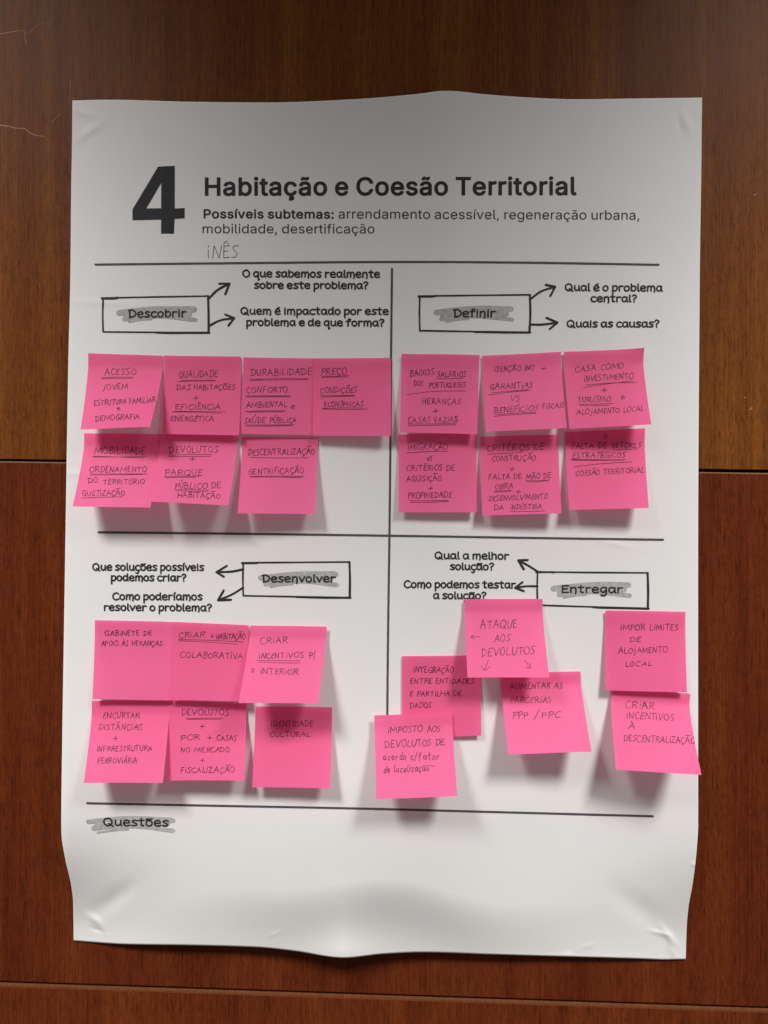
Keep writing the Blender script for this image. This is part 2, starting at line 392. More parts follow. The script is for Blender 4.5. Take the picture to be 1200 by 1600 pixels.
def ribbons(strokes, width, taper=0.0, lift0=0.0):
    """flat pen strokes: returns pixel verts, layer offsets and faces; rounded ends"""
    V, O, F = [], [], []
    pieces = []
    for k, p in enumerate(strokes):                      # sharp corners end one piece and start the next
        p = np.asarray(p, float)
        p = p[[0] + [i for i in range(1, len(p)) if np.hypot(*(p[i] - p[i - 1])) > 0.05]]
        a = 0
        for i in range(1, len(p) - 1):
            u, v = p[i] - p[i - 1], p[i + 1] - p[i]
            if u @ v < 0.55 * np.hypot(*u) * np.hypot(*v): pieces.append((k, p[a:i + 1])); a = i
        pieces.append((k, p[a:]))
    for k, p in pieces:
        keep = [0] + [i for i in range(1, len(p)) if np.hypot(*(p[i] - p[i - 1])) > 0.05]
        p = p[keep]
        if len(p) < 2: continue
        # densify
        q = [p[0]]
        for a, b in zip(p[:-1], p[1:]):
            n = max(1, int(np.hypot(*(b - a)) / 14))
            q += [a + (b - a) * i / n for i in range(1, n + 1)]
        p = np.array(q)
        t = np.gradient(p, axis=0); t /= np.maximum(np.hypot(t[:, 0], t[:, 1]), 1e-6)[:, None]
        nrm = np.stack([-t[:, 1], t[:, 0]], -1)
        wv = width if np.isscalar(width) else width[k]
        hw = np.full(len(p), wv / 2) * (1 + taper * np.interp(np.arange(len(p)), np.arange(-1, len(p) + 6, 4), np.random.uniform(-1, 1, len(np.arange(-1, len(p) + 6, 4)))))
        b0 = len(V)
        for i in range(len(p)): V += [p[i] + nrm[i] * hw[i], p[i] - nrm[i] * hw[i]]
        for i in range(len(p) - 1): F.append((b0 + 2 * i, b0 + 2 * i + 1, b0 + 2 * i + 3, b0 + 2 * i + 2))
        for i, sg in ((0, -1), (len(p) - 1, 1)):
            a0 = math.atan2(nrm[i][1], nrm[i][0]); idx = [b0 + 2 * i]
            for m in (1, 2, 3):
                an = a0 - sg * math.pi * m / 4
                V.append(p[i] + hw[i] * np.array([math.cos(an), math.sin(an)])); idx.append(len(V) - 1)
            idx.append(b0 + 2 * i + 1); F.append(tuple(idx))
        O += [lift0 + (len(F) % 13) * 0.000004] * (len(V) - b0)
    return np.array(V), np.array(O), F

def on_poster(V, O): return U(V[:, 0], V[:, 1], depth(V[:, 0], V[:, 1]) + 0.00025 + O)
def fix_faces(P, F):
    """turn every face towards the viewer"""
    out = []
    for f in F:
        a = 0.0
        for i in range(len(f)):
            p, q = P[f[i]], P[f[(i + 1) % len(f)]]; a += p[0] * q[2] - q[0] * p[2]
        out.append(f if a > 0 else f[::-1])
    return out
def ink(name, strokes, width, mat, parent, place=on_poster, taper=0.0, lift0=0.0, label=None):
    V, O, F = ribbons(strokes, width, taper, lift0); P = place(V, O)
    o = link_mesh(name, P, fix_faces(P, F), mat, parent)
    if label: o['label'] = label
    return o

# printed sans-serif letters, outlines in units of 1/1000 capital height
GL = {}
for face_, src_ in (('R', '''
a~765~409,755 470,746 532,725 562,708 589,688 613,661 634,630 649,591 659,546 662,494 662,0 544,0 544,102 536,102 512,67 475,31 423,2 355,-15 314,-17 268,-14 226,-5 186,10 150,30 119,56 94,88 75,124 63,166 60,212 63,252 71,287 85,316 104,341 126,362 152,380 213,405 392,438 506,455 533,471 539,484 542,505 540,534 534,560 524,583 511,603 493,620 471,633 446,643 385,650 320,643 293,634 249,607 217,574 197,538 81,572 100,615 125,650 154,680 187,704 223,724 261,738 341,754~542,373 524,362 290,320 240,302 203,274 191,255 183,233 181,206 183,182 189,161 200,142 215,126 233,113 279,95 335,89 377,92 415,101 448,115 476,135 499,157 518,183 531,211 539,241 542,271
r~509~479,754 479,634 407,640 373,638 342,631 313,618 287,602 265,582 247,557 234,530 226,499 223,466 223,0 103,0 103,746 219,746 219,631 227,631 244,666 268,696 300,722 336,741 376,753
e~794~403,756 483,747 522,735 560,719 595,697 628,670 657,637 682,599 702,554 717,503 726,445 730,333 147,333 147,434 664,434 609,397 606,445 598,488 585,528 567,563 544,593 516,617 483,635 446,645 403,649 360,645 322,634 288,616 258,592 234,563 214,530 200,493 191,455 189,349 192,297 201,250 217,209 239,173 265,144 297,121 333,104 373,94 446,92 474,96 522,114 543,127 577,162 601,207 717,179 703,142 684,108 659,77 629,50 594,27 555,9 513,-5 466,-13 417,-16 348,-11 285,5 230,32 182,69 142,113 109,167 86,227 72,294 67,367 72,441 86,508 109,569 140,624 179,669 226,706 280,734 339,750
n~805~447,756 495,752 540,742 580,724 615,700 645,669 669,631 688,585 698,532 702,472 702,0 582,0 582,462 577,516 562,562 537,598 503,625 461,642 413,647 378,644 346,637 316,624 289,606 267,583 248,556 235,523 226,487 223,446 223,0 103,0 103,746 219,746 220,565 201,565 227,627 260,676 299,712 344,736 393,751
d~834~611,1000 731,1000 731,0 615,0 615,115 603,115 564,61 523,24 496,7 464,-6 427,-13 384,-16 324,-11 269,5 219,32 175,68 138,113 107,166 85,228 72,296 67,371 72,446 85,514 108,575 138,628 176,673 220,709 270,735 325,750 385,756 428,753 466,745 497,733 546,699 602,628 611,628~402,648 358,644 318,632 284,612 255,585 232,552 213,513 200,470 192,423 189,372 192,321 200,273 213,229 232,190 256,156 285,129 319,108 358,96 402,92 445,96 483,108 517,128 546,154 570,187 589,226 602,270 610,319 613,372 610,425 602,473 589,517 570,555 547,587 518,613 484,633 445,644
m~1199~431,759 482,754 527,737 565,709 595,672 617,629 631,579 614,579 625,614 642,646 663,674 688,699 716,720 748,737 783,749 820,757 858,759 901,756 940,747 977,731 1011,709 1039,680 1063,646 1080,604 1091,556 1095,501 1095,0 974,0 974,499 969,548 954,586 929,615 897,634 861,646 823,650 791,647 762,640 736,629 713,613 694,593 679,570 668,545 661,516 659,0 539,0 539,511 534,550 520,583 497,611 467,633 432,645 392,650 336,641 310,629 286,613 265,593 247,568 234,539 226,506 223,468 223,0 103,0 103,746 220,746 221,581 211,581 224,618 240,651 260,680 284,704 310,724 338,739 368,750 399,757
t~447~128,926 248,926 250,162 256,138 267,120 284,108 306,100 397,105 419,3 331,-8 271,-2 221,14 181,42 151,80 133,127 128,183~401,746 13,746 13,643 401,643
o~816~407,756 473,750 533,734 587,707 634,671 674,626 706,572 730,511 744,443 749,368 744,295 730,228 706,167 674,114 634,69 587,32 533,5 473,-11 407,-16 343,-11 283,5 230,32 182,69 142,114 110,167 86,228 72,295 67,368 72,443 86,511 110,572 142,626 182,671 230,707 283,734 343,750~407,648 361,644 320,631 285,610 256,581 232,547 213,508 200,464 192,418 189,368 192,320 200,274 213,231 232,192 256,158 285,130 320,108 361,96 407,91 455,96 496,108 531,130 561,158 585,192 604,231 617,274 625,320 628,368 625,417 617,464 604,507 585,547 561,581 531,610 496,631 455,644
c~778~407,756 478,749 543,730 600,700 648,658 686,605 711,544 595,515 581,552 546,598 514,622 476,639 432,647 407,648 361,644 320,631 285,610 256,581 232,547 213,508 200,464 192,418 189,368 192,320 200,274 213,231 232,192 256,158 285,130 320,108 361,96 407,91 477,101 515,118 548,143 573,174 592,211 598,230 713,201 688,138 671,110 628,62 574,24 512,-1 479,-10 407,-16 343,-11 283,5 230,32 182,69 142,114 110,167 86,228 72,295 67,368 72,443 86,511 110,572 142,626 182,671 230,707 283,734 343,750
s~717~368,756 416,753 460,745 499,732 533,715 563,693 588,667 625,605 637,570 527,545 515,572 499,597 477,620 449,639 412,650 368,654 326,650 289,640 257,623 233,600 218,574 213,545 217,519 227,497 244,478 267,463 299,449 451,411 513,392 563,368 602,337 629,300 646,258 651,209 647,167 635,128 614,93 586,61 552,34 511,13 464,-3 413,-13 358,-16 308,-14 262,-6 220,7 183,24 150,47 121,74 98,107 81,144 70,185 185,209 198,172 218,142 244,118 276,102 314,93 356,89 405,93 446,104 481,122 506,146 522,173 527,202 524,227 515,248 499,267 478,282 450,295 293,334 231,353 181,378 142,409 114,446 98,489 92,538 96,579 108,617 128,652 155,682 188,707 226,728 270,743 317,753
í~328~103,746 223,746 223,0 103,0~205,1040 340,1040 210,843 111,843
v~765~34,746 166,746 355,215 404,41 362,41 440,305 599,746 730,746 445,0 319,0
l~372~103,1000 223,1000 225,163 229,140 236,122 248,111 265,104 334,107 355,5 274,-5 221,0 178,15 145,40 122,73 108,115 103,166
g~836~385,756 429,753 467,746 498,733 548,699 582,661 605,627 615,627 615,746 732,746 732,-17 727,-78 713,-131 689,-177 656,-214 617,-244 571,-267 520,-283 465,-293 407,-296 354,-294 306,-286 263,-274 225,-259 191,-239 162,-216 116,-165 99,-136 199,-80 239,-130 278,-161 333,-183 367,-189 407,-191 463,-186 513,-172 555,-148 587,-113 606,-68 612,-11 612,134 602,134 579,100 545,63 523,46 496,31 464,19 427,12 383,9 325,14 271,28 221,52 177,85 139,127 108,177 85,236 72,302 67,376 72,449 85,516 108,577 139,629 176,673 221,709 271,735 326,750~403,648 359,644 319,632 285,612 256,586 232,554 213,516 200,474 192,428 189,379 192,328 200,282 214,241 233,204 257,174 286,149 320,131 359,120 403,116 446,120 484,130 518,148 547,172 571,202 590,238 603,280 611,327 614,379 611,430 603,476 590,519 571,556 548,588 519,614 485,633 446,644
ç~778~407,756 478,749 543,730 600,700 648,658 686,605 711,544 595,515 581,552 546,598 514,622 476,639 432,647 407,648 361,644 320,631 285,610 256,581 232,547 213,508 200,464 192,418 189,368 192,320 200,274 213,231 232,192 256,158 285,130 320,108 361,96 407,91 477,101 515,118 548,143 573,174 592,211 598,230 713,201 688,138 671,110 628,62 574,24 512,-1 479,-10 407,-16 343,-11 283,5 230,32 182,69 142,114 110,167 86,228 72,295 67,368 72,443 86,511 110,572 142,626 182,671 230,707 283,734 343,750~377,32 441,32 441,-58 481,-62 513,-72 537,-87 554,-107 564,-134 568,-166 564,-202 551,-231 530,-253 500,-268 461,-277 413,-281 333,-281 333,-210 434,-209 451,-206 471,-192 478,-166 471,-140 451,-126 412,-122 357,-122
ã~765~409,755 470,746 532,725 562,708 589,688 613,661 634,630 649,591 659,546 662,494 662,0 544,0 544,102 536,102 512,67 475,31 423,2 355,-15 314,-17 268,-14 226,-5 186,10 150,30 119,56 94,88 75,124 63,166 60,212 63,252 71,287 85,316 104,341 126,362 152,380 213,405 392,438 506,455 533,471 539,484 542,505 540,534 534,560 524,583 511,603 493,620 471,633 446,643 385,650 320,643 293,634 249,607 217,574 197,538 81,572 100,615 125,650 154,680 187,704 223,724 261,738 341,754~542,373 524,362 290,320 240,302 203,274 191,255 183,233 181,206 183,182 189,161 200,142 215,126 233,113 279,95 335,89 377,92 415,101 448,115 476,135 499,157 518,183 531,211 539,241 542,271~285,1019 318,1015 424,966 447,962 466,968 478,985 485,1016 566,1016 562,977 552,944 537,915 516,894 490,881 460,877 427,881 306,932 286,931 277,925 266,905 261,880 177,880 181,918 191,951 205,980 226,1001 252,1014
u~806~103,746 223,746 223,283 229,229 244,184 269,147 303,120 345,104 393,99 428,101 460,109 490,122 516,140 539,163 557,190 571,223 579,259 582,300 582,746 702,746 702,0 586,0 586,181 604,181 578,118 545,69 505,33 461,9 412,-5 358,-10 310,-7 266,4 226,21 190,45 160,77 136,115 118,161 107,214 103,273
i~328~103,746 223,746 223,0 103,0~164,1030 187,1027 206,1019 224,1006 237,990 246,971 248,950 246,929 237,910 224,894 206,881 187,873 164,870 143,873 123,881 106,894 92,910 84,929 81,950 84,971 92,990 106,1006 123,1019 143,1027
b~834~103,1000 223,1000 223,628 232,628 270,680 288,699 337,733 369,745 406,753 450,756 510,750 565,735 615,709 659,673 697,628 727,575 749,514 763,446 767,371 763,296 749,228 727,166 697,113 660,68 616,32 566,5 511,-11 451,-16 408,-13 371,-6 339,7 289,42 232,115 220,115 220,0 103,0~433,648 389,644 351,633 317,613 288,587 264,555 246,517 232,473 224,425 221,372 224,319 232,270 246,226 265,187 289,154 318,128 352,108 390,96 433,92 477,96 515,108 549,129 578,156 602,190 621,229 634,273 642,321 645,372 642,423 634,470 621,513 603,552 579,585 550,612 516,632 477,644
,~369~133,140 269,140 166,-235 74,-235
f~499~394,1041 477,1024 447,921 383,932 350,928 323,919 303,904 290,883 281,856 279,0 158,0 158,848 162,889 172,924 188,955 210,981 236,1003 266,1020 299,1032 333,1039~448,746 13,746 13,643 448,643
p~834~450,756 510,750 565,735 615,709 659,673 697,628 727,575 749,514 763,446 767,371 763,296 749,228 727,166 697,113 660,68 616,32 566,5 511,-11 451,-16 408,-13 371,-6 339,7 290,42 232,115 223,115 223,-281 103,-281 103,746 220,746 220,628 232,628 270,680 288,699 337,733 369,745 406,753~433,648 389,644 351,633 317,613 288,587 264,555 246,517 232,473 224,425 221,372 224,319 232,270 246,226 265,187 289,154 318,128 352,108 390,96 433,92 477,96 515,108 549,129 578,156 602,190 621,229 634,273 642,321 645,372 642,423 634,470 621,513 603,552 579,585 550,612 516,632 477,644
'''), ('B', '''
H~1016~104,-34 87,-20 81,-2 81,1000 90,1024 116,1037 248,1037 266,1030 278,1016 282,1000 284,606 728,605 734,610 734,1000 739,1018 752,1032 770,1037 902,1037 926,1024 935,1000 935,4 926,-24 902,-37 770,-37 752,-32 737,-14 734,418 284,419 279,-14 266,-30 248,-37
a~765~256,-49 214,-40 172,-25 130,-1 94,29 64,66 40,113 27,161 23,215 26,257 36,299 53,335 75,365 106,393 136,413 196,438 238,450 496,491 505,503 499,545 484,577 454,600 412,612 352,611 310,600 286,588 256,563 220,509 208,503 190,502 70,537 50,551 45,563 45,581 78,647 99,677 130,708 166,734 208,757 298,785 340,791 412,791 514,772 585,737 616,713 643,683 666,647 685,599 695,551 699,491 699,-1 694,-19 682,-31 664,-37 538,-37 516,-25 502,5 465,-19 400,-44 316,-54~292,131 250,147 225,173 218,209 222,233 232,249 256,268 298,283 442,306 502,317 505,311 502,245 486,203 472,182 432,149 400,135 334,126
b~834~395,-49 359,-41 323,-26 257,19 252,-18 242,-30 227,-36 95,-36 77,-26 67,-6 67,1008 77,1026 101,1037 227,1037 250,1026 260,1002 260,810 263,726 317,764 353,779 401,790 449,793 515,787 569,772 635,740 689,695 728,648 759,594 785,522 799,450 804,372 800,294 786,222 760,150 725,89 686,42 641,5 581,-28 515,-48 449,-53~407,131 365,143 341,157 316,180 295,210 269,276 262,318 261,420 281,504 295,534 317,564 341,585 370,600 401,608 461,609 497,599 527,582 551,560 573,528 598,462 605,420 605,324 585,240 571,210 549,180 527,159 497,141 467,132
i~328~85,-32 72,-20 66,-2 67,754 77,772 97,782 223,783 241,778 254,766 260,748 260,-8 250,-26 229,-37 103,-37~133,837 103,850 85,863 60,892 49,916 44,946 49,982 63,1012 79,1032 103,1050 139,1064 193,1063 229,1048 267,1012 282,976 285,952 282,922 265,886 247,865 223,848 187,836 163,833
t~447~281,-41 263,-39 200,-16 155,16 116,68 98,116 91,182 91,602 83,606 5,607 -16,620 -24,638 -24,746 -19,764 -1,780 89,784 91,932 107,957 125,963 251,963 275,951 284,932 287,783 408,782 428,770 438,746 437,638 425,615 407,606 293,606 285,602 286,170 296,146 311,138 341,135 401,142 425,129 432,116 456,2 453,-10 443,-25 413,-37 347,-45~167,680 167,708 209,707 209,680
ç~778~317,-314 302,-301 296,-283 296,-205 304,-187 329,-173 431,-172 440,-169 439,-163 353,-159 333,-151 320,-127 329,-48 269,-29 215,-2 161,38 113,91 78,149 51,215 35,293 30,365 35,443 53,527 76,587 112,647 155,696 209,738 269,768 335,787 407,793 443,791 527,775 587,750 617,732 675,683 718,623 747,551 746,533 740,521 723,509 623,484 593,478 575,484 563,497 539,549 509,580 467,602 413,611 365,607 335,597 310,581 285,557 267,533 247,491 230,419 226,371 236,281 264,209 305,162 334,143 371,132 407,128 449,132 485,145 509,159 531,179 551,209 568,251 581,263 593,267 725,236 743,223 750,203 737,155 720,119 677,59 647,31 594,-7 524,-37 568,-67 587,-91 601,-127 605,-169 600,-211 581,-253 545,-287 515,-302 473,-313 413,-318
ã~765~256,-49 214,-40 172,-25 130,-1 94,29 64,66 40,113 27,161 23,215 26,257 36,299 53,335 75,365 106,393 136,413 196,438 238,450 496,491 505,503 499,545 484,577 454,600 412,612 352,611 310,600 286,588 256,563 220,509 208,503 190,502 70,537 50,551 45,563 45,581 78,647 99,677 130,708 166,734 208,757 298,785 340,791 412,791 514,772 585,737 616,713 643,683 666,647 685,599 695,551 699,491 699,-1 694,-19 682,-31 664,-37 538,-37 516,-25 502,5 465,-19 400,-44 316,-54~292,131 250,147 225,173 218,209 222,233 232,249 256,268 298,283 442,306 502,317 505,311 502,245 486,203 472,182 432,149 400,135 334,126~166,845 154,851 142,869 145,923 156,965 172,995 208,1034 244,1050 286,1056 310,1054 358,1040 442,1000 454,1036 472,1051 568,1053 586,1048 600,1031 603,1013 599,971 586,929 568,895 532,861 496,845 436,842 382,857 304,894 292,859 274,845
o~816~347,-48 269,-29 209,1 157,42 110,96 77,150 53,211 36,288 30,366 36,450 51,522 77,588 113,648 161,701 209,738 275,770 341,787 407,793 467,788 545,769 605,740 659,698 707,643 740,588 763,528 781,450 786,366 781,288 765,216 739,150 702,90 653,36 605,0 539,-31 473,-48 407,-53~371,132 335,143 311,157 286,180 263,212 247,246 229,324 229,414 249,498 268,534 305,577 335,597 365,607 407,611 443,608 479,598 509,580 533,556 553,528 570,492 588,414 588,324 567,240 551,208 512,162 479,142 449,133 407,128
e~794~353,-48 269,-28 209,2 156,42 109,96 76,150 51,216 35,294 30,366 35,444 49,516 74,582 112,648 154,696 203,735 269,769 335,787 401,793 491,783 539,768 611,731 653,697 683,663 713,618 735,570 754,510 759,474 766,330 760,312 743,298 231,294 249,228 272,192 317,152 377,131 443,129 503,146 533,168 556,198 570,228 593,244 611,243 731,213 743,205 752,192 751,162 737,126 713,85 687,54 655,24 611,-6 527,-39 473,-50 419,-53~239,471 234,474 237,486 263,540 305,583 336,600 371,609 437,609 467,601 491,588 520,564 551,513 563,474 557,471
C~1003~467,-46 437,-43 353,-21 275,18 203,74 150,135 106,207 70,297 49,399 42,501 49,603 70,705 103,789 147,861 215,936 275,982 353,1020 437,1043 521,1050 629,1040 725,1009 773,983 815,953 851,921 887,879 933,801 953,747 966,687 963,669 954,657 929,648 791,649 769,669 743,741 701,795 677,814 635,838 557,857 473,854 425,841 383,820 341,787 307,747 281,703 259,645 245,573 240,501 245,423 258,357 279,303 311,249 342,213 377,185 425,159 473,146 551,142 611,154 659,175 695,201 719,225 747,267 770,333 791,351 935,352 953,344 965,327 966,309 954,255 937,207 912,159 853,81 813,45 731,-6 635,-39 527,-50
s~717~296,-49 212,-29 170,-10 128,17 98,46 66,90 46,132 33,180 38,204 49,216 62,221 176,245 194,245 212,234 233,186 245,168 264,150 314,131 356,126 404,131 434,139 458,152 476,168 486,186 488,216 473,240 440,259 218,319 160,348 116,383 83,426 62,480 55,540 59,582 73,630 97,672 128,708 170,740 212,762 260,779 314,790 398,791 470,781 512,767 554,745 588,720 620,685 656,624 673,576 669,552 659,540 646,534 536,509 518,509 498,522 480,558 452,593 434,604 410,612 368,617 308,607 278,591 255,564 251,546 256,522 272,504 314,483 530,425 584,398 625,366 662,318 681,270 688,210 684,162 669,114 645,72 613,36 566,0 524,-22 476,-38 422,-49 356,-53
T~882~360,-32 347,-20 342,-2 342,844 336,851 60,851 44,856 31,868 25,886 26,1006 36,1026 60,1037 522,1037 834,1034 848,1024 856,1006 856,880 846,862 822,851 544,850 541,-8 531,-26 510,-37 378,-37
r~509~89,-34 72,-20 66,-2 69,760 77,772 95,782 221,783 239,777 250,766 257,735 281,754 329,778 371,789 455,793 491,789 503,782 514,766 516,634 509,613 485,597 419,603 383,601 329,585 292,556 270,520 264,496 258,-14 245,-30 227,-37
l~372~221,-37 161,-18 119,13 89,56 72,107 66,167 66,1001 76,1025 95,1036 221,1037 243,1031 255,1019 260,1001 262,167 269,142 293,139 335,144 361,131 370,113 392,5 383,-18 365,-30 293,-41
P~874~104,-34 87,-20 81,-2 81,1000 86,1019 98,1031 116,1037 464,1037 536,1032 608,1017 663,994 728,950 767,910 799,862 821,808 836,748 840,682 836,622 822,562 797,502 766,454 722,410 673,376 608,348 542,334 464,328 284,328 282,-2 278,-16 266,-30 248,-37~284,514 282,850 500,849 560,832 595,808 620,775 631,748 640,682 637,646 623,598 608,572 590,553 542,526 500,516
í~328~89,-34 72,-20 66,-2 67,754 77,772 95,782 221,783 239,779 254,766 260,748 260,-8 250,-26 227,-37~101,807 88,814 79,826 75,838 77,856 179,1066 203,1077 347,1076 365,1067 374,1054 376,1036 373,1024 239,820 215,806
v~765~302,-33 284,-11 1,730 -2,754 8,772 32,783 170,782 192,772 202,754 380,257 386,260 405,316 572,771 596,783 734,782 748,778 761,766 766,754 766,736 476,-20 464,-32 446,-37 320,-37
u~806~305,-43 257,-32 215,-15 166,18 131,54 107,91 83,150 70,210 66,276 66,744 70,762 77,772 101,783 227,782 247,774 259,756 261,282 266,234 276,204 293,177 323,152 353,140 395,136 425,139 467,152 510,186 535,234 543,270 545,744 552,768 575,782 701,783 725,774 738,756 737,-12 725,-29 707,-37 581,-37 564,-30 554,-18 545,20 527,4 479,-23 419,-41 359,-47
m~1199~89,-34 72,-20 66,-2 66,748 77,772 101,783 233,780 254,760 257,730 293,757 359,786 431,796 491,789 550,766 590,736 629,692 665,729 701,754 767,783 815,793 899,793 947,783 995,763 1036,736 1067,704 1095,664 1116,616 1128,562 1132,502 1131,-8 1121,-26 1103,-36 965,-36 948,-26 940,-14 937,52 937,496 931,544 921,568 905,586 881,600 851,610 797,611 749,593 725,573 713,556 703,532 696,484 695,-8 685,-26 665,-36 539,-37 513,-26 502,-2 502,508 498,538 485,568 449,600 419,610 371,611 329,597 293,569 271,532 263,502 258,-14 245,-30 227,-37
:~369~155,-42 115,-23 95,-6 76,19 64,49 61,73 65,115 77,144 92,163 125,191 161,205 215,204 256,187 278,169 297,145 311,109 314,79 310,49 295,13 275,-10 251,-29 215,-43 185,-46~155,499 119,515 95,535 77,559 64,589 61,613 65,655 81,691 101,715 125,732 161,745 215,745 257,727 279,709 297,685 311,649 314,619 310,589 294,553 275,531 251,512 215,498 185,495
''')):
    GL[face_] = {}
    for row_ in src_.strip('\n').split('\n'):
        ch_, a_, *ls_ = row_.split('~')
        GL[face_][ch_] = (int(a_), [[tuple(int(v) for v in q.split(',')) for q in l.split()] for l in ls_])
def printed(name, runs, mat, parent, label=None):
    """runs: (face, text, x0, y0, x1, y1, cap height) in photo pixels, filled outlines laid on the sheet"""
    V, F = [], []
    for face, text, x0, y0, x1, y1, h in runs:
        adv, cur = [], 0
        for ch in text:
            adv.append(cur); cur += 330 if ch == ' ' else GL[face][ch][0] + (36 if face == 'B' else 10)
        first = min(p[0] for l in GL[face][text[0]][1] for p in l); last = adv[-1] + max(p[0] for l in GL[face][text[-1]][1] for p in l)
        k = (x1 - x0) / (last - first)
        for ch, a in zip(text, adv):
            if ch == ' ': continue
            v, f = outline([[(x0 + (a + gx - first) * k, y0 + (y1 - y0) * (a + gx - first) * k / (x1 - x0) - gy * h / 1000) for gx, gy in lp] for lp in GL[face][ch][1]])
            F += [tuple(q + len(V) for q in p) for p in f]; V += v
    put(V, F, name, mat, parent, label)
def outline(loops):
    cu = bpy.data.curves.new('t', 'CURVE'); cu.dimensions = '2D'; cu.fill_mode = 'FRONT'
    for lp in loops:
        sp = cu.splines.new('POLY'); sp.points.add(len(lp) - 1); sp.use_cyclic_u = True
        for q, (x, y) in zip(sp.points, lp): q.co = (x * .01, -y * .01, 0, 1)
    t = bpy.data.objects.new('t', cu); COL.objects.link(t)
    m = t.evaluated_get(bpy.context.evaluated_depsgraph_get()).to_mesh()
    V = [(v.co.x * 100, -v.co.y * 100) for v in m.vertices]; F = [tuple(p.vertices) for p in m.polygons]
    bpy.data.objects.remove(t)
    return V, F
def put(V, F, name, mat, parent, label=None):
    V = np.array(V); P = on_poster(V, np.zeros(len(V)))
    o = link_mesh(name, P, fix_faces(P, F), mat, parent)
    if label: o['label'] = label
put(*outline([[(247, 260.3), (273, 259), (273, 325.7), (288.5, 325), (288.5, 341), (272.7, 342), (271.7, 365), (251.7, 365), (251.7, 343), (207, 344), (207, 327)],
             [(228.5, 325.6), (251.7, 325.4), (251.9, 285.5)]]), 'printed_number', M['print'], poster, 'large bold number 4')
printed('printed_title', [('B', 'Habitação e Coesão Territorial', 320, 305, 901, 304, 27.0)], M['print'], poster, 'bold heading Habitação e Coesão Territorial')
printed('printed_subtitle', [('B', 'Possíveis subtemas:', 318, 340.6, 521.5, 341.3, 13.4), ('R', 'arrendamento acessível, regeneração urbana,', 529, 341.3, 999, 343.3, 14.6),
                             ('R', 'mobilidade, desertificação', 316.5, 364.4, 585, 364.6, 14.4)], M['print'], poster, 'small subtitle listing the subthemes')
ink('handwritten_name', write(PEN, 'INÊS', 324, 403.5, 372, 402.5, 20, wob=0.5), 0.95, M['pencil'], poster, taper=.2, label='thin handwritten name')

line = lambda *p: catmull(p, 8)
ink('divider_line', [line((149, 413.3), (380, 411), (612, 409.2), (820, 410.3), (1029, 413.6))], 3.3, M['line'], poster)
ink('divider_line', [line((612.5, 420), (611, 560), (610, 700), (608.5, 837), (606.5, 980), (605, 1130), (604.5, 1242))], 3.3, M['line'], poster)
ink('divider_line', [line((154, 831.7), (380, 834), (609, 837), (820, 840.3), (1036, 843.3))], 3.4, M['line'], poster)
ink('divider_line', [line((136, 1255), (340, 1259), (560, 1263.3), (800, 1269.5), (1020, 1275.3))], 3.4, M['line'], poster)

def zc(ox, oy, k, pts): return [(ox + x / k, oy + y / k) for x, y in pts]
def frame(TL, TR, BR, BL):
    (ax, ay), (bx_, by_), (cx, cy), (dx, dy) = TL, TR, BR, BL
    st = [line((ax - 2.5, ay + .3), ((ax + bx_) / 2 - 20, (ay + by_) / 2 + .3), (bx_, by_)), line((bx_, by_), (bx_ + .8, (by_ + cy) / 2), (cx - .6, cy - 1)),
          line((dx, dy), ((dx + cx) / 2, (dy + cy) / 2 + .2), (cx, cy)), line((ax, ay), ((ax + dx) / 2 - .6, (ay + dy) / 2), (dx, dy))]
    st.append(line(((ax + bx_) / 2 - 60, (ay + by_) / 2 + .4), (ax + 20, ay + .8), (ax - 2, ay + 1))); st.append(line(((dx + cx) / 2, (dy + cy) / 2 + .6), ((dx + 2 * cx) / 3, (dy + 2 * cy) / 3 + 1), (cx + .8, cy + .6)))
    return st
FW = [2.5, 3.4, 2.6, 2.6, 3.0, 3.2]
for word, q, tx0, ty0, tx1, ty1, th in (('Descobrir', [(161, 465.4), (325, 462.5), (326.5, 519.5), (161, 518.5)], 201, 496, 291, 495.6, 13.4),
        ('Definir', [(656, 462.3), (828, 460.5), (828, 519), (656, 516.6)], 709, 495.5, 774, 495.5, 13.8),
        ('Desenvolver', [(380, 879), (546, 878), (547, 933.5), (380, 930.8)], 410, 909.5, 524, 910, 13.0),
        ('Entregar', [(840, 893), (1012, 895), (1013, 950.5), (840, 945.5)], 877, 926, 973, 927, 13.2)):
    ink('label_frame', frame(*q), FW, M['print'], poster, taper=.12, lift0=.00004, label='hand drawn frame around ' + word)
    ink('heading', write(MARK, word, tx0, ty0, tx1, ty1 - .6, th - 2, gap=9), 2.8, M['print'], poster, taper=.10, lift0=.00006, label='heading ' + word)
    cx, cy, hw = (tx0 + tx1) / 2, (ty0 + ty1) / 2 - th * .45, 60
    def sw(dx0, dy0, dx1, dy1, mid=0, W=6.5):
        return [(cx + dx0, cy + dy0), (cx + (dx0 + dx1) / 2, cy + (dy0 + dy1) / 2 + mid), (cx + dx1, cy + dy1)]
    ink('highlight', [catmull(z, 8) for z in (sw(-60, -1, 57, -6.5, -3), sw(-50, 5, 50, 1, -2), sw(-52, 9, 59, 10, -5), sw(-44, 13, -10, 8.5, -1))], [9, 8, 6.5, 3.5], M['marker'], poster, taper=.1, label='grey marker swash behind ' + word)
ink('heading', write(MARK, 'Questões', 161.5, 1290, 263, 1291, 11.8, gap=9), 2.8, M['print'], poster, taper=.10, lift0=.00006, label='heading Questões')
ink('highlight', [catmull(z, 8) for z in ([(138, 1284), (200, 1278.5), (270, 1282)], [(150, 1292), (210, 1286), (262, 1287)], [(146, 1294.5), (205, 1291), (270, 1298)], [(152, 1301), (180, 1297), (200, 1296)])], [8, 8, 6.5, 3.2], M['marker'], poster, taper=.2, label='grey marker swash behind Questões')

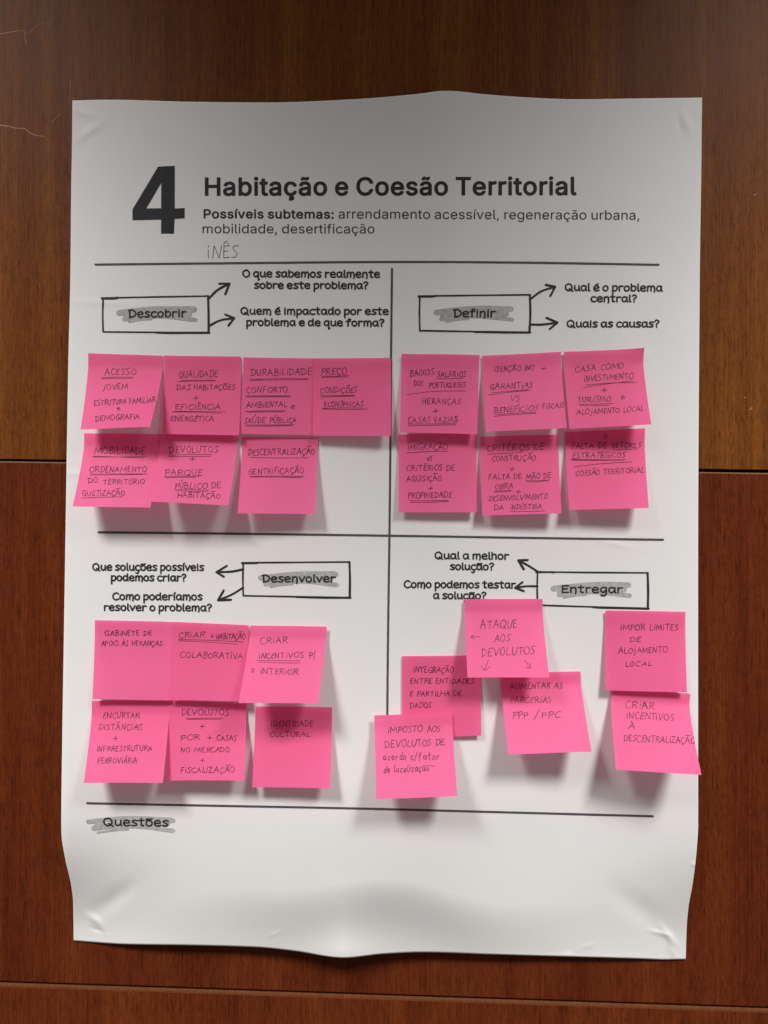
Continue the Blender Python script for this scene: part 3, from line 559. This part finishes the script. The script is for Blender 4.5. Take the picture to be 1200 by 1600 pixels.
for text, *a in (('O que sabemos realmente', 379, 432.6, 593.5, 433.5, 13), ('sobre este problema?', 397, 450.5, 575, 451, 12.6),
        ('Quem é impactado por este', 376, 491, 607, 491.5, 12.8), ('problema e de que forma?', 384.5, 508.5, 600, 509.5, 12.6),
        ('Qual é o problema', 883, 454, 1035, 455, 13), ('central?', 923, 471.3, 995, 471.5, 12.6), ('Quais as causas?', 886, 511, 1030, 511, 12.8),
        ('Que soluções possíveis', 144.5, 891, 318.5, 891.5, 12.8), ('podemos criar?', 173, 907.3, 290.5, 907.8, 12.6),
        ('Como poderíamos', 175.5, 937, 316, 937.5, 12.8), ('resolver o problema?', 162, 953.8, 330.5, 954.8, 12.6),
        ('Qual a melhor', 679.5, 873, 795, 874, 12.8), ('solução?', 703, 890, 771.5, 890.5, 12.6), ('Como podemos testar', 631, 918, 805.5, 919, 12.8), ('a solução?', 677, 935.3, 759.5, 936, 12.6)):
    ink('question', write(MARK, text, *a[:4], a[4] - 2.1, gap=8, space=30), 2.5, M['print'], poster, taper=.08, lift0=.00006, label='hand lettered words ' + text)

def arrow(p0, p1, p2, a, b):
    ink('arrow', [catmull([p0, p1, p2], 8), catmull([a, ((a[0] + p2[0]) / 2, (a[1] + p2[1]) / 2), p2], 3), catmull([b, ((b[0] + p2[0]) / 2, (b[1] + p2[1]) / 2), p2], 3)], [3.3, 3.5, 3.5], M['print'], poster, taper=.12, lift0=.00004)
arrow((326, 466.5), (340, 453), (358.5, 443), (342.5, 443.2), (352, 459.5))
arrow((326, 509.5), (344, 500.5), (366, 497), (352, 491.5), (357, 508.5))
arrow((828, 468), (846, 455), (867.5, 448), (853, 445), (860, 462.5))
arrow((828, 507), (848, 507), (871, 504), (854, 496.5), (859, 514))
arrow((380, 889.5), (362, 893), (338, 894), (354.5, 884), (349.5, 901))
arrow((380, 918), (362, 929), (340.5, 938), (349.5, 922.5), (361, 937))
arrow((840, 893), (826, 884), (810, 875.5), (824.5, 875), (818.5, 889.5))
arrow((840, 916), (822, 916), (805, 918.5), (816.5, 909.5), (818.5, 923.5))

# ------------------------------------------------------------------ sticky notes
NN = 28
class Note:
    def __init__(s, corners, bl, br, off, tr=0.0, tl=0.0, bend=1.5, wav=0.0):
        s.c = np.array(corners, float)                       # TL TR BR BL as they appear in the photograph
        s.bl, s.br, s.off, s.tr, s.tl, s.bend, s.wav = bl, br, off, tr, tl, bend, wav
        s.ph = random.uniform(0, 6); s.cr = (random.uniform(.15, .85), random.uniform(.12, .8), random.uniform(-.9, .9)); s.ch = random.choice((.0002, .0003, .0005, -.0004, .0004))
        s.W = np.array([U(np.float64(x), np.float64(y), s.dep(np.float64(u), np.float64(v))) for (x, y), (u, v) in zip(s.c, ((0, 0), (1, 0), (1, 1), (0, 1)))])
    def bil(s, A, u, v):
        u, v = u[..., None], v[..., None]
        return (1 - v) * ((1 - u) * A[0] + u * A[1]) + v * ((1 - u) * A[3] + u * A[2])
    def dep(s, u, v):
        q = s.bil(s.c, np.asarray(u), np.asarray(v))
        k = np.clip((v - 0.17) / 0.83, 0, 1.1)
        k = k ** s.bend * 0.5 + k * 0.5
        e = np.maximum(0, 1 - v / 0.22) ** 2
        r = (s.wav + .5) * np.sin(3.1 * u + 2.3 * v + s.ph) * k * 1e-3
        cu_, cv_, an = s.cr; du, dv = u - cu_, v - cv_; a_, b_ = du * math.cos(an) + dv * math.sin(an), -du * math.sin(an) + dv * math.cos(an)
        r = r + s.ch * np.exp(-(a_ / .16) ** 2 - (b_ / .022) ** 2) * np.minimum(1, 4 * v)
        r = r + 0.0005 * np.exp(-u / .035) + 0.0003 * np.exp(-(1 - u) / .03)
        return depth(q[..., 0], q[..., 1]) + s.off + ((1 - u) * s.bl + u * s.br) * 1e-3 * k + r + e * (s.tr * np.clip((u - .6) / .4, 0, 1) ** 2 + s.tl * np.clip((.4 - u) / .4, 0, 1) ** 2) * 1e-3
    def P(s, u, v):
        w = s.bil(s.W, u, v); w[..., 1] = -s.dep(u, v); return w
    def pix(s, u, v):
        w = s.P(u, v); f = (D + w[..., 1]) / D
        return np.stack([600 + w[..., 0] / S / f, 800 - (w[..., 2] - ZC) / S / f], -1)
    def uv(s, V):
        u = np.full(len(V), .5); v = np.full(len(V), .5); h = 1e-3
        for _ in range(9):
            p = s.pix(u, v); a = (s.pix(u + h, v) - p) / h; b = (s.pix(u, v + h) - p) / h; r = V - p
            det = a[:, 0] * b[:, 1] - a[:, 1] * b[:, 0]
            u = np.clip(u + (r[:, 0] * b[:, 1] - r[:, 1] * b[:, 0]) / det, -.2, 1.2); v = np.clip(v + (a[:, 0] * r[:, 1] - a[:, 1] * r[:, 0]) / det, -.2, 1.2)
        return u, v
    def place(s, V, O):
        u, v = s.uv(V); u, v = np.clip(u, .002, .998), np.clip(v, .002, .998); h = 1e-3
        p = s.P(u, v); n = np.cross(s.P(u + h, v) - p, s.P(u, v - h) - p); n /= np.linalg.norm(n, axis=1)[:, None]
        n *= np.where(n[:, 1] > 0, -1, 1)[:, None]
        return p + n * (0.00022 + O)[:, None]
Z = {1: (110, 540, 4.4444), 2: (360, 540, 4.4444), 3: (610, 540, 4.4444), 4: (800, 540, 4.4444), 5: (120, 960, 4.4444), 6: (300, 960, 4.4444), 7: (570, 930, 3.75), 8: (780, 930, 3.75)}
def note(label, zoom, corners, bl, br, order, lines, extra=(), **kw):
    T = Z[zoom]
    n = Note(zc(*T, corners), bl, br, 0.0007 + 0.0006 * order, **kw)
    uu, vv = np.meshgrid(np.linspace(0, 1, NN + 1), np.linspace(0, 1, NN + 1))
    o = sheet('sticky_note', n.P(uu, vv), NN, NN, 0, random.choice(M['notes']))
    tag(o, label, 'sticky note', 'pink sticky notes on the poster')
    st = []
    for text, x0, y0, x1, y1, h in lines:
        (ax, ay), (bx_, by_) = zc(*T, [(x0, y0), (x1, y1)])
        st += write(PEN, text, ax, ay, bx_, by_, h / T[2], wob=0.8, gap=13)
    for e in extra:
        e = [(x + random.uniform(-3, 3), y + random.uniform(-1.5, 1.5)) for x, y in e]
        if len(e) == 2: e.insert(1, ((e[0][0] + e[1][0]) / 2, (e[0][1] + e[1][1]) / 2 + random.uniform(-3, 3)))
        st.append(catmull(zc(*T, e), 5))
    ink('handwriting', st, [random.uniform(.74, .95) if i < len(st) - len(extra) else .68 for i in range(len(st))], M['pen'], o, n.place, taper=.28)
    return o
def plus(x, y): return ('+', x - 18, y + 22, x + 18, y + 22, 46)

note('pink note reading ACESSO JOVEM, its right side peeling far forward', 1, [(123, 52), (643, 70), (553, 563), (70, 583)], 20, 36, 0,
     [('ACESSO', 237, 206, 455, 202, 44), ('JOVEM', 226, 306, 398, 302, 38), ('ESTRUTURA FAMILIAR', 163, 418, 590, 395, 36), ('e', 325, 450, 345, 448, 38), ('DEMOGRAFIA', 173, 527, 483, 508, 38)],
     [[(217, 223), (432, 219)], [(218, 233), (434, 228)]])
note('pink note reading QUALIDADE DAS HABITAÇÕES', 1, [(650, 68), (1185, 75), (1172, 622), (637, 612)], 9, 10, 1,
     [('QUALIDADE', 752, 225, 1022, 218, 48), ('DAS HABITAÇÕES', 737, 310, 1143, 304, 36), ('+', 850, 390, 888, 388, 46), ('EFICIÊNCIA', 728, 442, 1040, 444, 36), ('ENERGÉTICA', 697, 525, 995, 525, 36)],
     [[(742, 250), (1010, 244)], [(770, 241), (1005, 240)], [(706, 460), (1050, 469)], [(725, 457), (1078, 461)]])
note('pink note reading MOBILIDADE ORDENAMENTO DO TERRITÓRIO', 1, [(95, 608), (628, 615), (555, 1125), (15, 1117)], 27, 28, 2,
     [('MOBILIDADE', 165, 752, 515, 755, 50), ('ORDENAMENTO', 132, 880, 530, 878, 40), ('DO', 122, 955, 188, 950, 36), ('TERRITÓRIO', 228, 965, 515, 960, 34), ('GUETIZAÇÃO', 80, 1045, 375, 1040, 36)],
     [[(155, 775), (525, 768)], [(160, 768), (505, 782)], [(135, 893), (530, 890)], [(137, 900), (505, 895)], [(76, 1058), (362, 1050)]])
note('pink note reading DEVOLUTOS + PARQUE PÚBLICO DE HABITAÇÃO', 1, [(628, 615), (1163, 625), (1095, 1110), (535, 1082)], 34, 30, 4,
     [('DEVOLUTOS', 685, 745, 1025, 740, 44), ('+', 820, 815, 865, 815, 50), ('PARQUE', 655, 903, 915, 905, 42), ('PÚBLICO DE', 725, 995, 1045, 990, 40), ('HABITAÇÃO', 742, 1055, 1040, 1062, 36)],
     [[(680, 762), (985, 757)], [(683, 772), (975, 768)], [(655, 912), (890, 908)], [(660, 918), (870, 916)], [(722, 1003), (965, 1006)], [(735, 1010), (950, 1014)]])
note('pink note reading DURABILIDADE CONFORTO AMBIENTAL e SAÚDE PÚBLICA', 2, [(90, 80), (622, 88), (600, 622), (65, 612)], 7, 4, 1,
     [('DURABILIDADE', 142, 210, 565, 205, 46), ('CONFORTO', 110, 330, 398, 325, 40), ('AMBIENTAL', 110, 432, 395, 426, 40), ('e', 420, 440, 445, 438, 40), ('SAÚDE PÚBLICA', 95, 540, 455, 535, 38)],
     [[(135, 236), (545, 230)], [(133, 243), (535, 237)], [(104, 348), (418, 350)], [(108, 356), (412, 355)], [(104, 455), (378, 452)], [(118, 463), (375, 459)], [(105, 552), (445, 550)], [(110, 560), (430, 556)]])
note('pink note reading PREÇO CONDIÇÕES ECONÓMICAS', 2, [(578, 88), (1115, 85), (1115, 628), (573, 625)], 8, 10, 3,
     [('PREÇO', 628, 205, 805, 200, 46), ('CONDIÇÕES', 622, 330, 880, 325, 38), ('ECONÓMICAS', 652, 425, 925, 420, 34)],
     [[(632, 213), (820, 208)], [(635, 222), (815, 219)], [(625, 349), (862, 345)], [(630, 357), (860, 350)], [(636, 435), (920, 433)], [(640, 441), (952, 442)]])
note('pink note reading DESCENTRALIZAÇÃO GENTRIFICAÇÃO', 2, [(80, 635), (608, 640), (585, 1170), (50, 1165)], 20, 16, 2,
     [('DESCENTRALIZAÇÃO', 122, 762, 582, 755, 42), ('GENTRIFICAÇÃO', 127, 895, 512, 885, 40)],
     [[(138, 777), (545, 779)], [(133, 908), (510, 908)], [(140, 914), (497, 917)]])
note('pink note reading BAIXOS SALÁRIOS DOS PORTUGUESES', 3, [(78, 57), (620, 65), (603, 615), (67, 603)], 10, 12, 1,
     [('BAIXOS', 137, 215, 305, 200, 42), ('SALÁRIOS', 325, 220, 528, 215, 36), ('DOS', 165, 280, 225, 278, 34), ('PORTUGUESES', 268, 292, 523, 288, 34), ('HERANÇAS', 220, 408, 490, 405, 38), plus(313, 455), ('CASAS VAZIAS', 120, 535, 468, 532, 38)],
     [[(318, 230), (508, 226)], [(120, 340), (300, 318), (520, 314)], [(125, 546), (460, 542)], [(128, 557), (455, 551)], [(450, 490), (470, 525)], [(468, 492), (450, 525)]], tl=1.5)
note('pink note reading ISENÇÃO IMT + GARANTIAS VS BENEFÍCIOS FISCAIS', 3, [(637, 70), (1185, 42), (1226, 572), (665, 597)], 16, 20, 2,
     [('ISENÇÃO IMT', 722, 182, 1005, 172, 36), plus(1065, 158), ('GARANTIAS', 693, 305, 985, 295, 40), ('VS', 832, 388, 898, 385, 38), ('BENEFÍCIOS', 722, 470, 1025, 448, 38), ('FISCAIS', 1055, 440, 1205, 432, 34)],
     [[(685, 345), (830, 325), (975, 310)], [(700, 330), (960, 305)], [(724, 490), (1012, 470)], [(730, 482), (1010, 462)]])
note('pink note reading CASA COMO INVESTIMENTO + TURISMO, top right corner curling', 4, [(360, 42), (920, 15), (968, 547), (400, 578)], 17, 22, 3,
     [('CASA COMO', 438, 185, 775, 158, 40), ('INVESTIMENTO', 500, 250, 843, 228, 38), plus(638, 310), ('TURISMO', 455, 395, 685, 388, 38), ('e', 757, 370, 780, 368, 40), ('ALOJAMENTO LOCAL', 450, 482, 915, 455, 36)],
     [[(498, 290), (650, 268), (838, 243)], [(512, 275), (700, 258), (862, 258)], [(465, 408), (705, 402)], [(475, 416), (675, 413)]], tr=4.0)
note('pink note reading IMIGRAÇÃO VS CRITÉRIOS DE AQUISIÇÃO', 3, [(57, 617), (600, 610), (600, 1158), (58, 1158)], 6, 7, 2,
     [('IMIGRAÇÃO', 120, 725, 400, 722, 42), ('VS', 255, 800, 288, 798, 30), ('CRITÉRIOS DE', 112, 870, 447, 866, 38), ('AQUISIÇÃO', 110, 943, 355, 938, 38), plus(277, 988), ('PROPRIEDADE', 122, 1060, 425, 1055, 40)],
     [[(110, 745), (250, 737), (398, 733)], [(132, 1076), (398, 1074)], [(138, 1087), (400, 1081)]])
note('pink note reading CRITÉRIOS DE CONSTRUÇÃO + FALTA DE MÃO DE OBRA', 3, [(625, 632), (1168, 617), (1188, 1165), (640, 1180)], 11, 14, 3,
     [('CRITÉRIOS DE', 672, 735, 1068, 720, 42), ('CONSTRUÇÃO', 706, 802, 1012, 795, 36), plus(845, 858), ('FALTA DE', 678, 932, 912, 925, 38), ('MÃO DE', 945, 928, 1112, 920, 36), ('OBRA', 728, 998, 850, 992, 36), plus(885, 1015),
      ('DESENVOLVIMENTO', 683, 1080, 1090, 1062, 36), ('DA', 720, 1145, 785, 1142, 36), ('INDÚSTRIA', 833, 1140, 1052, 1132, 34)],
     [[(668, 752), (920, 738)], [(940, 938), (1108, 932)], [(942, 945), (1095, 938)], [(722, 1008), (838, 1004)], [(720, 1016), (838, 1010)], [(828, 1152), (1072, 1148)]])
note('pink note reading FALTA DE SETORES ESTRATÉGICOS with a small up arrow', 4, [(370, 600), (925, 573), (950, 1128), (400, 1142)], 15, 18, 2,
     [('FALTA DE', 415, 718, 658, 712, 38), ('SETORES', 692, 712, 895, 706, 36), ('ESTRATÉGICOS', 418, 782, 785, 775, 36), ('COESÃO TERRITORIAL', 442, 905, 915, 880, 36)],
     [[(648, 648), (650, 618)], [(634, 638), (650, 616), (664, 634)], [(705, 722), (870, 718)], [(412, 790), (788, 792)], [(415, 796), (780, 796)], [(432, 842), (620, 820), (830, 808)]])
note('pink note reading GABINETE DE APOIO ÀS HERANÇAS', 5, [(125, 40), (660, 52), (638, 598), (108, 590)], 8, 6, 1,
     [('GABINETE DE', 192, 148, 523, 145, 34), ('APOIO ÀS HERANÇAS', 170, 218, 592, 218, 34)])
note('pink note reading CRIAR + HABITAÇÃO COLABORATIVA', 5, [(660, 52), (1195, 75), (1165, 606), (638, 598)], 7, 12, 2,
     [('CRIAR', 710, 165, 885, 160, 42), ('+ HABITAÇÃO', 930, 172, 1172, 172, 38), ('COLABORATIVA', 715, 297, 1150, 310, 40)],
     [[(705, 175), (930, 180), (1160, 192)], [(710, 182), (900, 190), (1118, 206)]])
note('pink note reading CRIAR INCENTIVOS P/ O INTERIOR, flapping far off the poster', 6, [(405, 78), (937, 85), (875, 620), (323, 615)], 38, 34, 6,
     [('CRIAR', 472, 205, 662, 200, 42), ('INCENTIVOS', 463, 308, 775, 300, 36), ('P/', 815, 305, 860, 305, 44), ('O', 412, 402, 430, 402, 30), ('INTERIOR', 475, 412, 738, 420, 38)],
     [[(450, 322), (748, 324)], [(455, 332), (750, 338)]])
note('pink note reading ENCURTAR DISTÂNCIAS + INFRAESTRUTURA FERROVIÁRIA', 5, [(103, 600), (640, 600), (597, 1172), (48, 1172)], 22, 26, 2,
     [('ENCURTAR', 182, 722, 437, 720, 40), ('DISTÂNCIAS', 152, 802, 458, 802, 38), plus(270, 860), ('INFRAESTRUTURA', 138, 950, 523, 948, 36), ('FERROVIÁRIA', 143, 1035, 418, 1033, 38)])
note('pink note reading DEVOLUTOS + POR + CASAS NO MERCADO', 5, [(640, 598), (1175, 622), (1160, 1155), (617, 1157)], 14, 17, 3,
     [('DEVOLUTOS', 728, 698, 1055, 700, 42), plus(868, 780), ('POR', 722, 875, 855, 868, 38), plus(922, 857), ('CASAS', 970, 875, 1112, 878, 36), ('NO MERCADO', 722, 957, 1060, 957, 36), plus(872, 1010), ('FISCALIZAÇÃO', 722, 1100, 1095, 1098, 40)],
     [[(755, 723), (1015, 718)], [(765, 728), (1005, 730)]])
note('pink note reading IDENTIDADE CULTURAL', 6, [(441, 640), (973, 645), (960, 1209), (418, 1202)], 12, 15, 2,
     [('IDENTIDADE', 550, 778, 838, 778, 38), ('CULTURAL', 540, 848, 820, 850, 34)])
note('pink note reading ENTRE ENTIDADES E PARTILHA DE DADOS, half under two others', 7, [(217, 357), (678, 352), (683, 823), (219, 835)], 1.5, 4, 1,
     [('INTEGRAÇÃO', 282, 450, 518, 455, 34), ('ENTRE ENTIDADES', 265, 518, 638, 516, 30), ('E PARTILHA DE', 262, 592, 565, 590, 30), ('DADOS', 264, 662, 388, 656, 32)])
note('pink note reading ATAQUE AOS DEVOLUTOS with three small arrows', 7, [(585, 23), (1042, 22), (1082, 483), (602, 483)], 26, 32, 5,
     [('ATAQUE', 678, 195, 892, 192, 50), ('AOS', 760, 272, 850, 270, 38), ('DEVOLUTOS', 685, 358, 998, 345, 44)],
     [[(676, 242), (626, 243)], [(642, 232), (625, 244), (643, 256)], [(725, 380), (702, 438)], [(684, 412), (700, 440), (732, 422)], [(938, 382), (970, 424)], [(945, 422), (972, 427), (970, 398)]])
note('pink note reading IMPOSTO AOS DEVOLUTOS, lowest note of the poster', 7, [(55, 705), (510, 685), (542, 1177), (68, 1195)], 24, 27, 10,
     [('IMPOSTO', 135, 808, 335, 800, 36), ('AOS', 367, 803, 440, 800, 36), ('DEVOLUTOS DE', 115, 895, 468, 878, 40), ('acordo c/fator', 107, 965, 437, 962, 40), ('de localização', 110, 1040, 378, 1030, 40)],
     [[(360, 1000), (410, 1002)]])
note('pink note reading AUMENTAR AS PARCERIAS PPP / PPC', 8, [(8, 458), (477, 447), (542, 918), (55, 935)], 28, 33, 2,
     [('AUMENTAR AS', 63, 550, 372, 545, 34), ('PARCERIAS', 65, 632, 305, 630, 34), ('PPP', 78, 722, 170, 720, 36), ('/', 207, 722, 230, 720, 48), ('PPC', 248, 720, 358, 718, 36)])
note('pink note reading IMPOR LIMITES DE ALOJAMENTO LOCAL', 8, [(623, 90), (1092, 97), (1100, 570), (623, 558)], 6, 9, 1,
     [('IMPOR LIMITES', 712, 205, 1050, 205, 34), ('DE', 765, 275, 828, 273, 28), ('ALOJAMENTO', 698, 342, 985, 335, 34), ('LOCAL', 740, 418, 895, 412, 28)], tl=1.2)
note('pink note reading CRIAR INCENTIVOS À DESCENTRALIZAÇÃO, overhanging the right edge', 8, [(660, 548), (1120, 577), (1185, 1053), (685, 1023)], 30, 40, 4,
     [('CRIAR', 738, 662, 905, 665, 42), ('INCENTIVOS', 745, 720, 1027, 735, 38), ('À', 755, 785, 798, 785, 30), ('DESCENTRALIZAÇÃO', 728, 855, 1145, 872, 38)])

# ------------------------------------------------------------------ scratches in the upper panel
def on_wall(V, O): return U(V[:, 0], V[:, 1], np.zeros(len(V)) + 0.00012 + O)
scr = [[(0, 53), (18, 50), (37, 48.5), (39, 60), (41, 68)], [(40, 53), (48, 49), (53, 44)], [(53, 43), (62, 38), (80, 34)], [(0, 195.5), (12, 197), (24, 200), (38, 200.5)], [(38, 200), (46, 207), (56, 211.5), (70, 213)],
       [(110, 125), (109, 145), (107, 165)], [(95, 178), (82, 190)]]
ink('scratch', [catmull(p, 4) for p in scr], [1.0, .8, .5, 1.1, .8, .5, .5], M['scratch'], upper, on_wall, taper=.4)
ink('scratch', [catmull(p, 3) for p in ([(1171, 640), (1175, 638.5), (1174, 636)], [(1163, 621), (1166, 621.5)], [(1178, 305), (1182, 303)])], [1.2, .9, .9], M['scratch'], upper, on_wall, taper=.4)
